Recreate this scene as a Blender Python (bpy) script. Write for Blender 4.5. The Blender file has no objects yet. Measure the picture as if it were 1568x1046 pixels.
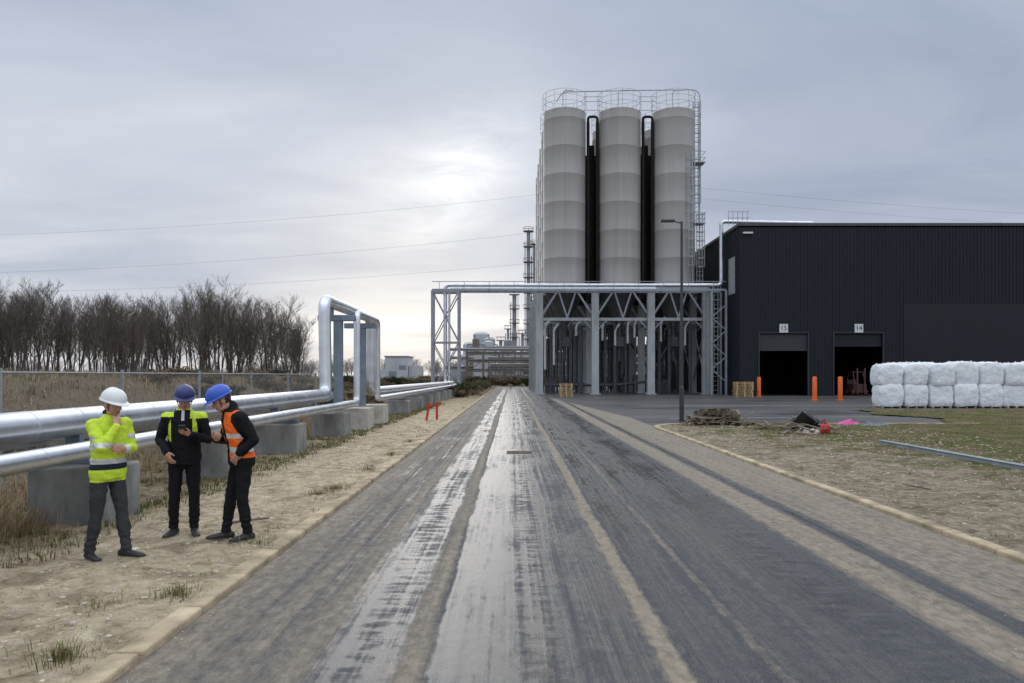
import bpy, math, random, numpy as np
from mathutils import Vector, Matrix, noise
random.seed(7); np.random.seed(7)
R=math.radians
scene=bpy.context.scene
COL=scene.collection

# ---------------------------------------------------------------- materials
class NT:
    def __init__(s,tree): s.t=tree; s.n=tree.nodes; s.l=tree.links
    def add(s,typ,**kw):
        nd=s.n.new(typ)
        for k,v in kw.items(): setattr(nd,k,v)
        return nd
    def link(s,a,b): s.l.new(a,b)
    def math(s,op,a,b=None,c=None,clamp=False):
        nd=s.add('ShaderNodeMath',operation=op); nd.use_clamp=clamp
        for i,v in enumerate((a,b,c)):
            if v is None: continue
            if isinstance(v,(int,float)): nd.inputs[i].default_value=v
            else: s.link(v,nd.inputs[i])
        return nd.outputs[0]
    def ramp(s,fac,stops,interp='LINEAR'):
        nd=s.add('ShaderNodeValToRGB'); r=nd.color_ramp; r.interpolation=interp
        while len(r.elements)<len(stops): r.elements.new(0.5)
        for e,(p,c) in zip(r.elements,stops):
            e.position=p
            if isinstance(c,(int,float)): c=(c,c,c)
            e.color=(c[0],c[1],c[2],1)
        s.link(fac,nd.inputs[0]); return nd.outputs[0]
    def noise(s,vec,scale,detail=4,rough=.55,dist=0):
        nd=s.add('ShaderNodeTexNoise'); nd.inputs['Scale'].default_value=scale
        nd.inputs['Detail'].default_value=detail; nd.inputs['Roughness'].default_value=rough
        nd.inputs['Distortion'].default_value=dist
        if vec is not None: s.link(vec,nd.inputs['Vector'])
        return nd.outputs[0]
    def mapping(s,vec,scale=(1,1,1),loc=(0,0,0)):
        nd=s.add('ShaderNodeMapping'); nd.inputs['Scale'].default_value=scale; nd.inputs['Location'].default_value=loc
        s.link(vec,nd.inputs['Vector']); return nd.outputs[0]
    def mix(s,fac,a,b,blend='MIX'):
        nd=s.add('ShaderNodeMix',data_type='RGBA',blend_type=blend)
        for i,v in ((0,fac),(6,a),(7,b)):
            if isinstance(v,(int,float)): 
                nd.inputs[i].default_value = v if i==0 else (v,v,v,1)
            elif isinstance(v,tuple): nd.inputs[i].default_value=(v[0],v[1],v[2],1)
            else: s.link(v,nd.inputs[i])
        return nd.outputs[2]
    def bump(s,h,strength,dist=.02):
        nd=s.add('ShaderNodeBump'); nd.inputs['Strength'].default_value=strength
        nd.inputs['Distance'].default_value=dist; s.link(h,nd.inputs['Height']); return nd.outputs[0]

def newmat(name):
    m=bpy.data.materials.new(name); m.use_nodes=True
    t=NT(m.node_tree); b=t.n['Principled BSDF']
    return m,t,b
def M(name,col,rough=.6,metal=0,var=.25,scale=3,bump=0,bscale=30,stretch=(1,1,1),rvar=.1,spec=.5,bd=.02):
    m,t,b=newmat(name)
    tc=t.add('ShaderNodeTexCoord'); v=t.mapping(tc.outputs['Object'],stretch)
    n=t.noise(v,scale,5,.6)
    c=t.ramp(n,[(.3,tuple(x*(1-var) for x in col)),(.7,tuple(min(1,x*(1+var)) for x in col))])
    t.link(c,b.inputs['Base Color'])
    r=t.math('MULTIPLY_ADD',n,rvar*2,rough-rvar,clamp=True); t.link(r,b.inputs['Roughness'])
    b.inputs['Metallic'].default_value=metal; b.inputs['Specular IOR Level'].default_value=spec
    if bump:
        h=t.noise(tc.outputs['Object'],bscale,4,.6); t.link(t.bump(h,bump,bd),b.inputs['Normal'])
    return m

# ---------------------------------------------------------------- mesh builder
class MB:
    def __init__(s): s.v=[]; s.f=[]; s.m=[]
    def add(s,vs,fs,mi=0):
        o=len(s.v); s.v.extend([tuple(p) for p in vs]); s.f.extend([tuple(i+o for i in f) for f in fs]); s.m.extend([mi]*len(fs))
    def box(s,c,d,rz=0,mi=0,rot=None):
        hx,hy,hz=d[0]/2,d[1]/2,d[2]/2
        vs=[Vector((x,y,z)) for x in(-hx,hx) for y in(-hy,hy) for z in(-hz,hz)]
        mt=rot if rot is not None else Matrix.Rotation(rz,3,'Z')
        vs=[mt@p+Vector(c) for p in vs]
        s.add(vs,[(0,1,3,2),(4,6,7,5),(0,4,5,1),(2,3,7,6),(0,2,6,4),(1,5,7,3)],mi)
    def bb(s,a,b,mi=0):
        s.box([(a[i]+b[i])/2 for i in range(3)],[abs(b[i]-a[i]) for i in range(3)],mi=mi)
    def beam(s,p0,p1,w,h=None,mi=0):
        h=h or w; p0=Vector(p0);p1=Vector(p1); d=p1-p0; L=d.length
        if L<1e-6: return
        q=d.to_track_quat('Z','Y').to_matrix()
        s.box((p0+p1)/2,(w,h,L),mi=mi,rot=q)
    def tube(s,pts,r,n=8,mi=0,cap=True):
        pts=[Vector(p) for p in pts]; k=len(pts)
        rs=r if isinstance(r,(list,tuple)) else [r]*k
        t0=(pts[1]-pts[0]).normalized(); up=Vector((0,0,1)) if abs(t0.z)<.9 else Vector((1,0,0))
        a=t0.cross(up).normalized(); vs=[]
        for i in range(k):
            t=(pts[min(i+1,k-1)]-pts[max(i-1,0)]).normalized()
            a=(a-t*a.dot(t)); a=a.normalized() if a.length>1e-6 else t.orthogonal().normalized()
            b=t.cross(a)
            for j in range(n):
                an=2*math.pi*j/n
                vs.append(pts[i]+(a*math.cos(an)+b*math.sin(an))*rs[i])
        fs=[]
        for i in range(k-1):
            for j in range(n):
                j2=(j+1)%n; fs.append((i*n+j,i*n+j2,(i+1)*n+j2,(i+1)*n+j))
        if cap: fs.append(tuple(range(n-1,-1,-1))); fs.append(tuple((k-1)*n+j for j in range(n)))
        s.add(vs,fs,mi)
    def lathe(s,c,prof,n=32,mi=0,sx=1,sy=1):
        vs=[];fs=[];k=len(prof)
        for r,z in prof:
            for j in range(n):
                a=2*math.pi*j/n; vs.append((c[0]+r*math.cos(a)*sx,c[1]+r*math.sin(a)*sy,c[2]+z))
        for i in range(k-1):
            for j in range(n):
                j2=(j+1)%n; fs.append((i*n+j,i*n+j2,(i+1)*n+j2,(i+1)*n+j))
        s.add(vs,fs,mi)
    def ring(s,c,r,t=.03,n=32,mi=0,a0=0,a1=2*math.pi):
        s.tube([(c[0]+r*math.cos(a0+(a1-a0)*i/n),c[1]+r*math.sin(a0+(a1-a0)*i/n),c[2]) for i in range(n+1)],t,5,mi)
    def obj(s,name,mats,parent=None,smooth=False,bevel=0):
        me=bpy.data.meshes.new(name); me.from_pydata(s.v,[],s.f)
        for m in (mats if isinstance(mats,(list,tuple)) else [mats]): me.materials.append(m)
        me.polygons.foreach_set('material_index',s.m)
        if smooth:
            me.polygons.foreach_set('use_smooth',[True]*len(s.f))
        me.update(); o=bpy.data.objects.new(name,me); COL.objects.link(o)
        if smooth: 
            try: me.set_sharp_from_angle(angle=R(40))
            except Exception: pass
        if parent: o.parent=parent
        if bevel:
            b=o.modifiers.new('bevel','BEVEL'); b.width=bevel; b.segments=2
        return o
def empty(name,loc=(0,0,0),rz=0):
    e=bpy.data.objects.new(name,None); COL.objects.link(e); e.location=loc; e.rotation_euler=(0,0,rz); e.empty_display_size=.3
    return e
def fillet(pts,rad,n=6):
    pts=[Vector(p) for p in pts]; out=[pts[0]]
    for i in range(1,len(pts)-1):
        a,b,c=pts[i-1],pts[i],pts[i+1]
        d1=(a-b).normalized(); d2=(c-b).normalized()
        r=min(rad,(a-b).length*.49,(c-b).length*.49)
        p=b+d1*r; q=b+d2*r
        for k in range(n+1):
            t=k/n; out.append((1-t)**2*p+2*t*(1-t)*b+t*t*q)
    out.append(pts[-1]); return out
def sstep(a,b,x):
    t=max(0,min(1,(x-a)/(b-a))); return t*t*(3-2*t)
def fbm(x,y,z=0,o=3):
    return noise.fractal(Vector((x,y,z)),1.0,2.0,o)

# ---------------------------------------------------------------- camera
cam=bpy.data.cameras.new('camera'); co=bpy.data.objects.new('camera',cam); COL.objects.link(co)
co.location=(0,0,1.9); co.rotation_euler=(R(90),0,0)
cam.sensor_width=36; cam.lens=26.4; cam.shift_y=0.0332; cam.clip_end=5000; cam.clip_start=.05
scene.camera=co
scene.view_settings.view_transform='Standard'; scene.view_settings.look='None'; scene.view_settings.exposure=0

# ---------------------------------------------------------------- world
w=bpy.data.worlds.new('World'); scene.world=w; w.use_nodes=True
t=NT(w.node_tree); bg=t.n['Background']
sky=t.add('ShaderNodeTexSky',sky_type='NISHITA'); sky.sun_disc=False
sky.sun_elevation=R(17); sky.sun_rotation=R(-5); sky.dust_density=1
tc=t.add('ShaderNodeTexCoord'); dirv=tc.outputs['Generated']
sp=t.add('ShaderNodeSeparateXYZ'); t.link(dirv,sp.inputs[0]); z=sp.outputs[2]
zz=t.math('MAXIMUM',z,0.0)
base_=t.ramp(zz,[(0,(.72,.72,.74)),(.05,(.70,.71,.75)),(.12,(.63,.66,.73)),(.22,(.56,.60,.69)),(.34,(.52,.57,.67)),(.46,(.48,.54,.65)),(.64,(1.35,1.4,1.47)),(1,(1.6,1.64,1.7))])  # upper stops brighten the unseen overhead sky as added fill
den=t.math('ADD',zz,.10)
px=t.math('DIVIDE',sp.outputs[0],den); py=t.math('DIVIDE',sp.outputs[1],den)
cb=t.add('ShaderNodeCombineXYZ'); t.link(px,cb.inputs[0]); t.link(py,cb.inputs[1])
n1=t.noise(t.mapping(cb.outputs[0],(.8,1.1,1),(1.3,.4,0)),1.0,6,.55,.6)
n2=t.noise(t.mapping(cb.outputs[0],(.30,.5,1),(5.2,2.6,0)),1.0,4,.5,.5)
cl=t.ramp(n1,[(.30,(.84,.86,.90)),(.45,(.96,.97,.99)),(.55,(1.03,1.03,1.02)),(.70,(1.15,1.13,1.10))])
cl2=t.ramp(n2,[(.34,(.78,.81,.87)),(.44,(.9,.92,.95)),(.52,1.0),(.64,(1.2,1.18,1.15))])
c=t.mix(1,base_,cl,'MULTIPLY'); c=t.mix(1,c,cl2,'MULTIPLY')
bk=t.math('MULTIPLY_ADD',sp.outputs[1],-.45,.75,clamp=False); bk=t.math('MAXIMUM',bk,1.0)  # extra gain on the unseen sky behind the camera, added for fill
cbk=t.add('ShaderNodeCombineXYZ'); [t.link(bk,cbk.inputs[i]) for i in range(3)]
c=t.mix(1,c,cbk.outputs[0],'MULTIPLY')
def glow(az,el,pw,col,cc,nz=None):
    d=(math.sin(R(az))*math.cos(R(el)),math.cos(R(az))*math.cos(R(el)),math.sin(R(el)))
    vm=t.add('ShaderNodeVectorMath',operation='DOT_PRODUCT'); t.link(dirv,vm.inputs[0]); vm.inputs[1].default_value=d
    f=t.math('POWER',t.math('MAXIMUM',vm.outputs['Value'],0),pw)
    if nz is not None: f=t.math('MULTIPLY',f,nz)
    col=t.mix(f,(0,0,0),col); return t.mix(1,cc,col,'ADD')
n3=t.noise(t.mapping(dirv,(7,7,22)),1.0,4,.6,.6)
brk=t.ramp(n3,[(.36,.1),(.62,1.0)])
c=glow(-4.0,15.0,900,(.26,.25,.235),c,brk)
c=glow(-7,12.5,260,(.16,.155,.14),c,brk)
c=glow(-1.5,17.5,500,(.14,.135,.125),c,brk)
c=glow(-6,12,30,(.07,.066,.058),c)
c=glow(-9,3.5,60,(.19,.15,.08),c)
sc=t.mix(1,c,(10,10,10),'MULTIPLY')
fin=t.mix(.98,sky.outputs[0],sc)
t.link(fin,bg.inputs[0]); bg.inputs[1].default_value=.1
sl=bpy.data.lights.new('sun','SUN'); sl.energy=.55; sl.angle=R(40); sl.color=(1,.96,.9)
so=bpy.data.objects.new('sun',sl); COL.objects.link(so)
sv=Vector((math.sin(R(-5))*math.cos(R(17)),math.cos(R(-5))*math.cos(R(17)),math.sin(R(17))))
so.rotation_euler=(-sv).to_track_quat('-Z','Y').to_euler(); so.location=(0,0,50)

# ---------------------------------------------------------------- ground materials
def road_mat():
    m,t,b=newmat('wet_asphalt')
    g=t.add('ShaderNodeNewGeometry'); P=g.outputs['Position']
    s=t.add('ShaderNodeSeparateXYZ'); t.link(P,s.inputs[0])
    w1=t.noise(t.mapping(P,(.4,.10,1)),1,2,.5); w2=t.noise(t.mapping(P,(5,1.8,1)),1,5,.7)
    x=t.math('ADD',s.outputs[0],t.math('MULTIPLY_ADD',w1,.22,-.11)); x=t.math('ADD',x,t.math('MULTIPLY_ADD',w2,.14,-.07))
    u=t.math('DIVIDE',t.math('ADD',x,2.6),8.0,clamp=True)
    def stops(l): return [((a+2.6)/8,b_) for a,b_ in l]
    dirt=t.ramp(u,stops([(-2.6,.95),(-2.25,.7),(-2.1,.6),(-1.9,.35),(-1.72,.70),(-1.62,.25),(-1.45,.70),(-1.30,.60),(-1.22,.0),(-.82,.0),(-.74,.66),(-.62,.75),(-.56,.0),(.05,.0),(.12,.12),(.30,.15),(.36,.0),(.94,.05),(.99,.98),(1.11,.95),(1.15,.05),(1.665,.02),(1.695,.9),(1.735,.05),(2.3,.12),(3.15,.05),(3.26,.85),(3.66,.9),(3.74,.05),(3.92,.05),(4.02,.80),(4.7,.85)]))
    wet=t.ramp(u,stops([(-2.6,.0),(-1.9,.3),(-1.8,.1),(-1.6,.35),(-1.4,.05),(-1.2,.85),(-1.0,.6),(-.82,.8),(-.72,.0),(-.60,.0),(-.53,.95),(-.05,1.0),(.05,.6),(.14,.85),(.26,.55),(.36,.8),(.55,.52),(.95,.5),(1.0,.0),(1.12,.0),(1.25,.8),(1.6,.45),(1.7,.1),(1.85,.65),(2.2,.4),(2.6,.8),(3.1,.6),(3.3,.0),(3.7,.0),(3.83,.8),(3.95,.1),(4.6,.0)]))
    pn=t.noise(t.mapping(P,(1.5,.5,1)),1.0,5,.6); fine=t.noise(P,120,2,.85); med=t.noise(t.mapping(P,(11,6,1)),1,6,.7,.5)
    strk=t.noise(t.mapping(P,(16,.22,1)),1,3,.6); rip=t.noise(t.mapping(P,(3,9,1)),1,2,.5)
    rm=t.ramp(u,stops([(-2.6,0),(-1.25,0),(-1.1,1),(-.9,1),(-.75,0),(0,0),(.1,1),(.3,1),(.4,0),(2.3,0),(2.7,.7),(3.2,0)]))
    ripm=t.math('MULTIPLY',t.math('SUBTRACT',rip,.5),rm)
    dirt2=t.math('MULTIPLY_ADD',t.math('SUBTRACT',med,.5),1.2,dirt); dirt2=t.math('MULTIPLY_ADD',t.math('SUBTRACT',pn,.5),.65,dirt2)
    dirt2=t.math('MULTIPLY_ADD',t.math('SUBTRACT',strk,.5),1.1,dirt2); dirt2=t.math('MULTIPLY_ADD',ripm,.9,dirt2,clamp=True)
    wet2=t.math('MULTIPLY_ADD',t.math('SUBTRACT',med,.5),.9,wet); wet2=t.math('MULTIPLY_ADD',t.math('SUBTRACT',pn,.5),1.5,wet2); wet2=t.math('MULTIPLY_ADD',ripm,-1.8,wet2)
    wet2=t.math('MULTIPLY_ADD',t.math('SUBTRACT',strk,.5),1.3,wet2)
    wet2=t.ramp(wet2,[(.22,0.0),(.45,.35),(.72,.85),(.95,1.0)])
    asp=t.ramp(fine,[(.34,(.018,.020,.025)),(.5,(.042,.045,.052)),(.66,(.13,.13,.135))])
    dc=t.ramp(t.math('ADD',t.math('MULTIPLY',med,.6),t.math('MULTIPLY',fine,.4)),[(.3,(.13,.108,.082)),(.7,(.35,.30,.23))])
    c=t.mix(dirt2,asp,dc)
    dk=t.math('MULTIPLY_ADD',wet2,-.5,1.0); cc=t.add('ShaderNodeCombineColor')
    for i in range(3): t.link(dk,cc.inputs[i])
    c=t.mix(1,c,cc.outputs[0],'MULTIPLY')
    t.link(c,b.inputs['Base Color'])
    r=t.math('MULTIPLY_ADD',wet2,-.62,.80); t.link(r,b.inputs['Roughness'])
    hh=t.math('ADD',t.math('MULTIPLY',fine,.55),t.math('MULTIPLY',med,.8)); hh=t.math('ADD',hh,t.math('MULTIPLY',ripm,1.0))
    hm=t.math('MULTIPLY',hh,t.math('MULTIPLY_ADD',wet2,-.65,1.0))
    t.link(t.bump(hm,.6,.015),b.inputs['Normal'])
    return m
def yard_mat():
    m,t,b=newmat('yard_asphalt')
    g=t.add('ShaderNodeNewGeometry'); P=g.outputs['Position']
    n=t.noise(t.mapping(P,(.10,.4,1)),1,6,.6,.5); f=t.noise(P,30,3,.6)
    c=t.ramp(n,[(.3,(.035,.037,.041)),(.52,(.06,.06,.062)),(.72,(.14,.125,.105))]); c=t.mix(.3,c,t.ramp(f,[(.3,.02),(.7,.12)]))
    t.link(c,b.inputs['Base Color']); t.link(t.ramp(n,[(.35,.30),(.6,.7)]),b.inputs['Roughness'])
    t.link(t.bump(f,.4,.012),b.inputs['Normal']); return m
def soil_mat(name,green):
    m,t,b=newmat(name)
    g=t.add('ShaderNodeNewGeometry'); P=g.outputs['Position']
    s=t.add('ShaderNodeSeparateXYZ'); t.link(P,s.inputs[0])
    a=t.noise(P,1.1,5,.62,.3); f=t.noise(P,7,7,.74,.8); ff=t.noise(P,60,3,.75); lg=t.noise(P,2.2,3,.6,.5)
    sand=t.ramp(f,[(.30,(.24,.18,.115)),(.40,(.47,.38,.26)),(.50,(.64,.54,.395)),(.7,(.78,.69,.54))])
    sand=t.mix(1,sand,t.ramp(lg,[(.34,(.62,.60,.56)),(.55,(1.05,1.04,1.0))]),'MULTIPLY')
    grs=t.ramp(f,[(.3,(.05,.05,.02)),(.5,(.11,.115,.045)),(.75,(.24,.22,.10))])
    dry=t.ramp(f,[(.3,(.095,.07,.045)),(.5,(.19,.145,.09)),(.7,(.30,.24,.15))])
    if green=='left':
        k=t.math('MULTIPLY_ADD',s.outputs[0],-.42,-1.95)
        k=t.math('ADD',k,t.math('MULTIPLY_ADD',a,2.6,-1.3),clamp=True)
        far=t.math('MULTIPLY_ADD',s.outputs[1],.02,-.6,clamp=True)
        k=t.math('ADD',k,far,clamp=True)
        gb=t.math('MULTIPLY_ADD',s.outputs[0],.09,.78,clamp=True)
        gk=t.math('MULTIPLY',t.ramp(t.noise(P,.5,4,.6),[(.42,0.0),(.6,1.0)]),gb)
        c=t.mix(k,sand,t.mix(gk,dry,grs))
    else:
        k1=t.math('MULTIPLY_ADD',s.outputs[0],.24,-2.35); k2=t.math('MULTIPLY_ADD',s.outputs[1],.06,-.95)
        k=t.math('ADD',t.math('MAXIMUM',k1,-1.2),k2); k=t.math('ADD',k,t.math('MULTIPLY_ADD',a,4.6,-1.6),clamp=True)
        dirtc=t.ramp(f,[(.30,(.13,.105,.075)),(.42,(.28,.23,.165)),(.54,(.43,.365,.275)),(.70,(.60,.54,.44))])
        dirtc=t.mix(1,dirtc,t.ramp(lg,[(.34,(.68,.66,.62)),(.55,1.0)]),'MULTIPLY')
        veg=t.mix(t.ramp(t.noise(P,.8,4,.6),[(.42,0.0),(.58,1.0)]),dry,t.ramp(f,[(.3,(.055,.06,.02)),(.55,(.12,.14,.035)),(.75,(.21,.20,.07))]))
        c=t.mix(k,dirtc,veg)
    c=t.mix(.35,c,t.ramp(ff,[(.3,.15),(.7,.85)]),'OVERLAY')
    t.link(c,b.inputs['Base Color']); b.inputs['Roughness'].default_value=.95; b.inputs['Specular IOR Level'].default_value=.15
    h=t.math('ADD',f,t.math('MULTIPLY',ff,.3)); t.link(t.bump(h,1.0,.10),b.inputs['Normal'])
    return m
m_road=road_mat(); m_yard=yard_mat(); m_soilL=soil_mat('sandy_verge','left'); m_soilR=soil_mat('dirt_and_grass','right')
m_far=M('far_field',(.12,.1,.055),.95,var=.4,scale=.05)
m_kerb=M('sandstone_kerb',(.41,.34,.235),.9,var=.5,scale=2.2,bump=.8,bscale=22,spec=.2)
m_conc=M('concrete',(.25,.25,.245),.9,var=.4,scale=2.2,bump=.5,bscale=14,spec=.2,stretch=(1,1,.5))
m_conc2=M('concrete_pale',(.44,.42,.38),.85,var=.25,scale=3,bump=.3,bscale=18)
m_alu=M('aluminium_cladding',(.66,.69,.74),.32,metal=.85,var=.15,scale=2,bump=.08,bscale=6)
m_galv=M('galvanised_steel',(.30,.33,.37),.5,metal=.4,var=.2,scale=3)
m_galvl=M('galvanised_light',(.40,.42,.44),.5,metal=.3,var=.18,scale=2,stretch=(1,1,.3))
m_steeld=M('dark_steel',(.05,.055,.065),.45,metal=.3,var=.2)
m_blue=M('bluegrey_steel',(.20,.25,.32),.5,metal=.3,var=.15)
m_wood=M('pallet_wood',(.50,.36,.19),.8,var=.35,scale=6,bump=.3)
m_woodg=M('weathered_wood',(.17,.14,.10),.85,var=.4,scale=6,bump=.3)

# ---------------------------------------------------------------- ground sheets
b=MB(); b.add([(-1800,-300,-.05),(1800,-300,-.05),(1800,2500,-.05),(-1800,2500,-.05)],[(0,1,2,3)]); b.obj('ground',m_far)
def grid(xs,ys,fz,name,mat,keep=None):
    vs=[(x,y,fz(x,y)) for y in ys for x in xs]; nx=len(xs); fs=[]
    for j in range(len(ys)-1):
        for i in range(nx-1):
            if keep and not keep((xs[i]+xs[i+1])/2,(ys[j]+ys[j+1])/2): continue
            fs.append((j*nx+i,j*nx+i+1,(j+1)*nx+i+1,(j+1)*nx+i))
    bb=MB(); bb.add(vs,fs); return bb.obj(name,mat,smooth=True)
def ar(a,b_,s): return list(np.arange(a,b_,s))
def zL(x,y):
    v=.055+.03*fbm(x*1.2,y*1.2)*sstep(-2.65,-3.1,x) 
    if y<33 and x>-9.5: v+=.028*fbm(x*5,y*5,3,4)*sstep(-2.55,-2.9,x)
    if x>-2.75: v+=.022*fbm(x*3,y*1.3,7,4)-.06*sstep(-2.62,-2.48,x)
    k=sstep(-8.8,-16,x)*(1-sstep(48,80,y))
    v+=k*(1.75+.28*fbm(x*.25,y*.25,5)); return v
xs=(ar(-200,-30,10)+ar(-30,-9,.5)+ar(-9,-2.80,.06)+ar(-2.80,-2.475,.04))
ys=ar(-4,33,.08)+ar(33,125,1.2)+ar(125,420,20)
grid(xs,ys,zL,'verge_ground',m_soilL)
def inR(x,y):
    if x<7.3 and y>27: 
        return (x-7.3)**2+(y-27)**2<4.2
    if y<29: return True
    return x>18+.6*math.sin(y) and y<41+.4*math.sin(x*1.3)
def zR(x,y):
    e=sstep(5.3,6.0,x)
    v=.05+e*(.035*fbm(x*.9,y*.9,9)+.024*fbm(x*4,y*4,2))
    if x<5.45: v+=.022*fbm(x*3,y*1.3,4,4)-.05*sstep(5.27,5.15,x)
    return max(v,.0 if x<5.45 else .012)
xs=ar(5.15,5.5,.05)+ar(5.5,14,.09)+ar(14,75,.3); ys=ar(-4,42.5,.1)
grid(xs,ys,zR,'dirt_ground',m_soilR,inR)
b=MB(); b.add([(-2.5,-6,.004),(5.3,-6,.004),(5.3,29.5,.004),(5.3,34,.004),(2.6,74,.004),(2.6,130,.004),(-2.5,130,.004)],[(0,1,2,3,4,5,6)]); b.obj('road',m_road)
b=MB(); b.add([(5.28,26,0),(90,26,0),(90,125,0),(2.58,125,0),(2.58,74,0),(5.28,34,0)],[(0,1,2,3,4,5)]); b.obj('yard_pavement',m_yard)
b=MB(); b.add([(8,47,.004),(60,47,.004),(60,47.4,.004),(8,47.4,.004)],[(0,1,2,3)]); b.add([(7,33,.004),(17,34.5,.004),(17,34.8,.004),(7,33.25,.004)],[(0,1,2,3)]); b.obj('drain_channel',m_conc)
b=MB()
y=-4
while y<100:
    j=random.uniform(-.008,.008)
    b.box((-2.56+j,y+.495,.02),(.19,.975,.09+random.uniform(-.01,.008)),rz=random.uniform(-.006,.006)); y+=1
b.obj('kerb',m_kerb,bevel=.02)
b=MB(); y=-4
while y<27:
    b.box((5.22,y+.495,.02),(.17,.975,.08+random.uniform(-.008,.006)),rz=random.uniform(-.005,.005)); y+=1
for i in range(5):
    a=math.pi-(i+.5)*math.pi/10; b.box((7.3+2.07*math.cos(a),27+2.07*math.sin(a),.02),(.17,.62,.09),rz=a)
x=7.32
while x<17.5: b.box((x+.5,29.06,.02),(.982,.17,.09)); x+=1
b.obj('kerb',m_kerb,bevel=.02)
b=MB(); b.box((.18,18.5,.004),(.62,.7,.010)); b.lathe((.18,18.5,.0),[(.0,.013),(.26,.013),(.26,.0)],24); b.obj('manhole_cover',M('cast_iron',(.09,.07,.05),.8,bump=.4,spec=.2))

# ---------------------------------------------------------------- grass
def leafmat(name,c1,c2):
    m,t,bs=newmat(name); g=t.add('ShaderNodeNewGeometry')
    c=t.ramp(g.outputs['Random Per Island'],[(0,c1),(1,c2)]); t.link(c,bs.inputs['Base Color']); bs.inputs['Roughness'].default_value=.75
    bs.inputs['Specular IOR Level'].default_value=.2
    return m
m_gg=leafmat('grass_green',(.06,.075,.025),(.20,.21,.075)); m_gd=leafmat('grass_dry',(.15,.11,.06),(.42,.33,.19))
def blades(b,cx,cy,cz,n,spread,h,mi,wd=.006):
    for _ in range(n):
        a=random.uniform(0,6.283); rr=spread*abs(random.gauss(0,.5)); x=cx+rr*math.cos(a); y=cy+rr*math.sin(a)
        hh=h*random.uniform(.35,1.1); a2=a+random.gauss(0,.8); ln=hh*random.uniform(.2,1.1)
        dx,dy=math.cos(a2),math.sin(a2); wx,wy=-dy*wd,dx*wd
        b.add([(x-wx,y-wy,cz-.02),(x+wx,y+wy,cz-.02),(x+wx*.7+dx*ln*.35,y+wy*.7+dy*ln*.35,cz+hh*.6),(x-wx*.7+dx*ln*.35,y-wy*.7+dy*ln*.35,cz+hh*.6),(x+dx*ln,y+dy*ln,cz+hh*.9)],[(0,1,2,3),(3,2,4)],mi)
b=MB()
for _ in range(1500):
    y=2.5+42*random.random()**1.6; u=random.random()
    if u<.05: x=-2.72-abs(random.gauss(0,.12)); n=10; h=.05
    elif u<.09: x=random.uniform(-4.6,-2.9); n=6; h=.03
    else: x=-5.0-abs(random.gauss(0,1.3)); n=16; h=.10
    if fbm(x*.9,y*.9,8)<(-.05 if x<-4.8 else .12): continue
    blades(b,x,y,zL(x,y),n,.2,h*random.uniform(.6,1.3),0 if random.random()<.55 else 1,.003+.0003*y)
for (x,y,n) in [(-2.95,4.9,90),(-2.8,6.3,50),(-3.0,11.6,60),(-2.85,12.1,60),(-2.82,14.7,40),(-2.75,8.2,30),(-3.3,6.0,20),(-2.8,17.5,50),(-2.85,21,50)]:
    blades(b,x,y,zL(x,y),n*2,.26,.10,0,.003); blades(b,x,y,zL(x,y),n,.28,.10,1,.003)
for _ in range(700):
    y=random.uniform(7,50); x=-4.85+random.gauss(0,.15); blades(b,x,y,.05,9,.2,.11,random.choice((0,0,1)),.004+.0003*y)
for _ in range(420):
    y=random.uniform(6,34); x=random.uniform(-8.6,-6.1); blades(b,x,y,zL(x,y),22,.3,random.uniform(.25,.5),1,.005)
for _ in range(300):
    y=random.uniform(7.2,9.1); x=random.uniform(-7.2,-5.6); blades(b,x,y,zL(x,y),16,.2,random.uniform(.2,.5),1,.003)
for _ in range(2200):
    y=random.uniform(8,60); x=random.uniform(-24,-9); blades(b,x,y,zL(x,y),9,.5,random.uniform(.15,.4),1 if random.random()<.85 else 0,.015)
b.obj('grass_tufts',[m_gg,m_gd])
b=MB()
for _ in range(5200):
    y=random.uniform(9,41); x=random.uniform(5.6,34)
    if not inR(x,y): continue
    k=(x-10.5)*.2+(y-18)*.06+fbm(x*.5,y*.5,4)*3.2
    if k<.5: continue
    blades(b,x,y,zR(x,y),12,.3,random.uniform(.03,.08),0 if random.random()<.62 else 1,.006)
for _ in range(120):
    y=3+24*random.random(); x=5.45+abs(random.gauss(0,.4)); blades(b,x,y,.05,8,.15,.05,random.choice((0,1,1)),.004)
b.obj('grass_tufts',[m_gg,m_gd])
m_st=M('stones',(.45,.40,.33),.85,var=.45,scale=12)
b=MB()
ico=[(0,0,1),(.894,0,.447),(.276,.851,.447),(-.724,.526,.447),(-.724,-.526,.447),(.276,-.851,.447),(.724,.526,-.447),(-.276,.851,-.447),(-.894,0,-.447),(-.276,-.851,-.447),(.724,-.526,-.447),(0,0,-1)]
icf=[(0,1,2),(0,2,3),(0,3,4),(0,4,5),(0,5,1),(1,6,2),(2,7,3),(3,8,4),(4,9,5),(5,10,1),(6,7,2),(7,8,3),(8,9,4),(9,10,5),(10,6,1),(6,11,7),(7,11,8),(8,11,9),(9,11,10),(10,11,6)]
def stone(b,x,y,z,r):
    a=random.uniform(0,6.28); sx,sy,sz=[r*random.uniform(.6,1.3) for _ in range(3)]; sz*=.6
    b.add([((p[0]*sx*math.cos(a)-p[1]*sy*math.sin(a))+x,(p[0]*sx*math.sin(a)+p[1]*sy*math.cos(a))+y,z+p[2]*sz) for p in ico],icf)
for _ in range(6500):
    y=3+30*random.random()**1.7
    if random.random()<.40: x=random.uniform(-5,-2.7); z_=zL(x,y)
    else: x=random.uniform(5.35,14); z_=zR(x,y)
    if not (x<0 or inR(x,y)): continue
    stone(b,x,y,z_,.006+.02*random.random()**3+.0007*y)
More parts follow.
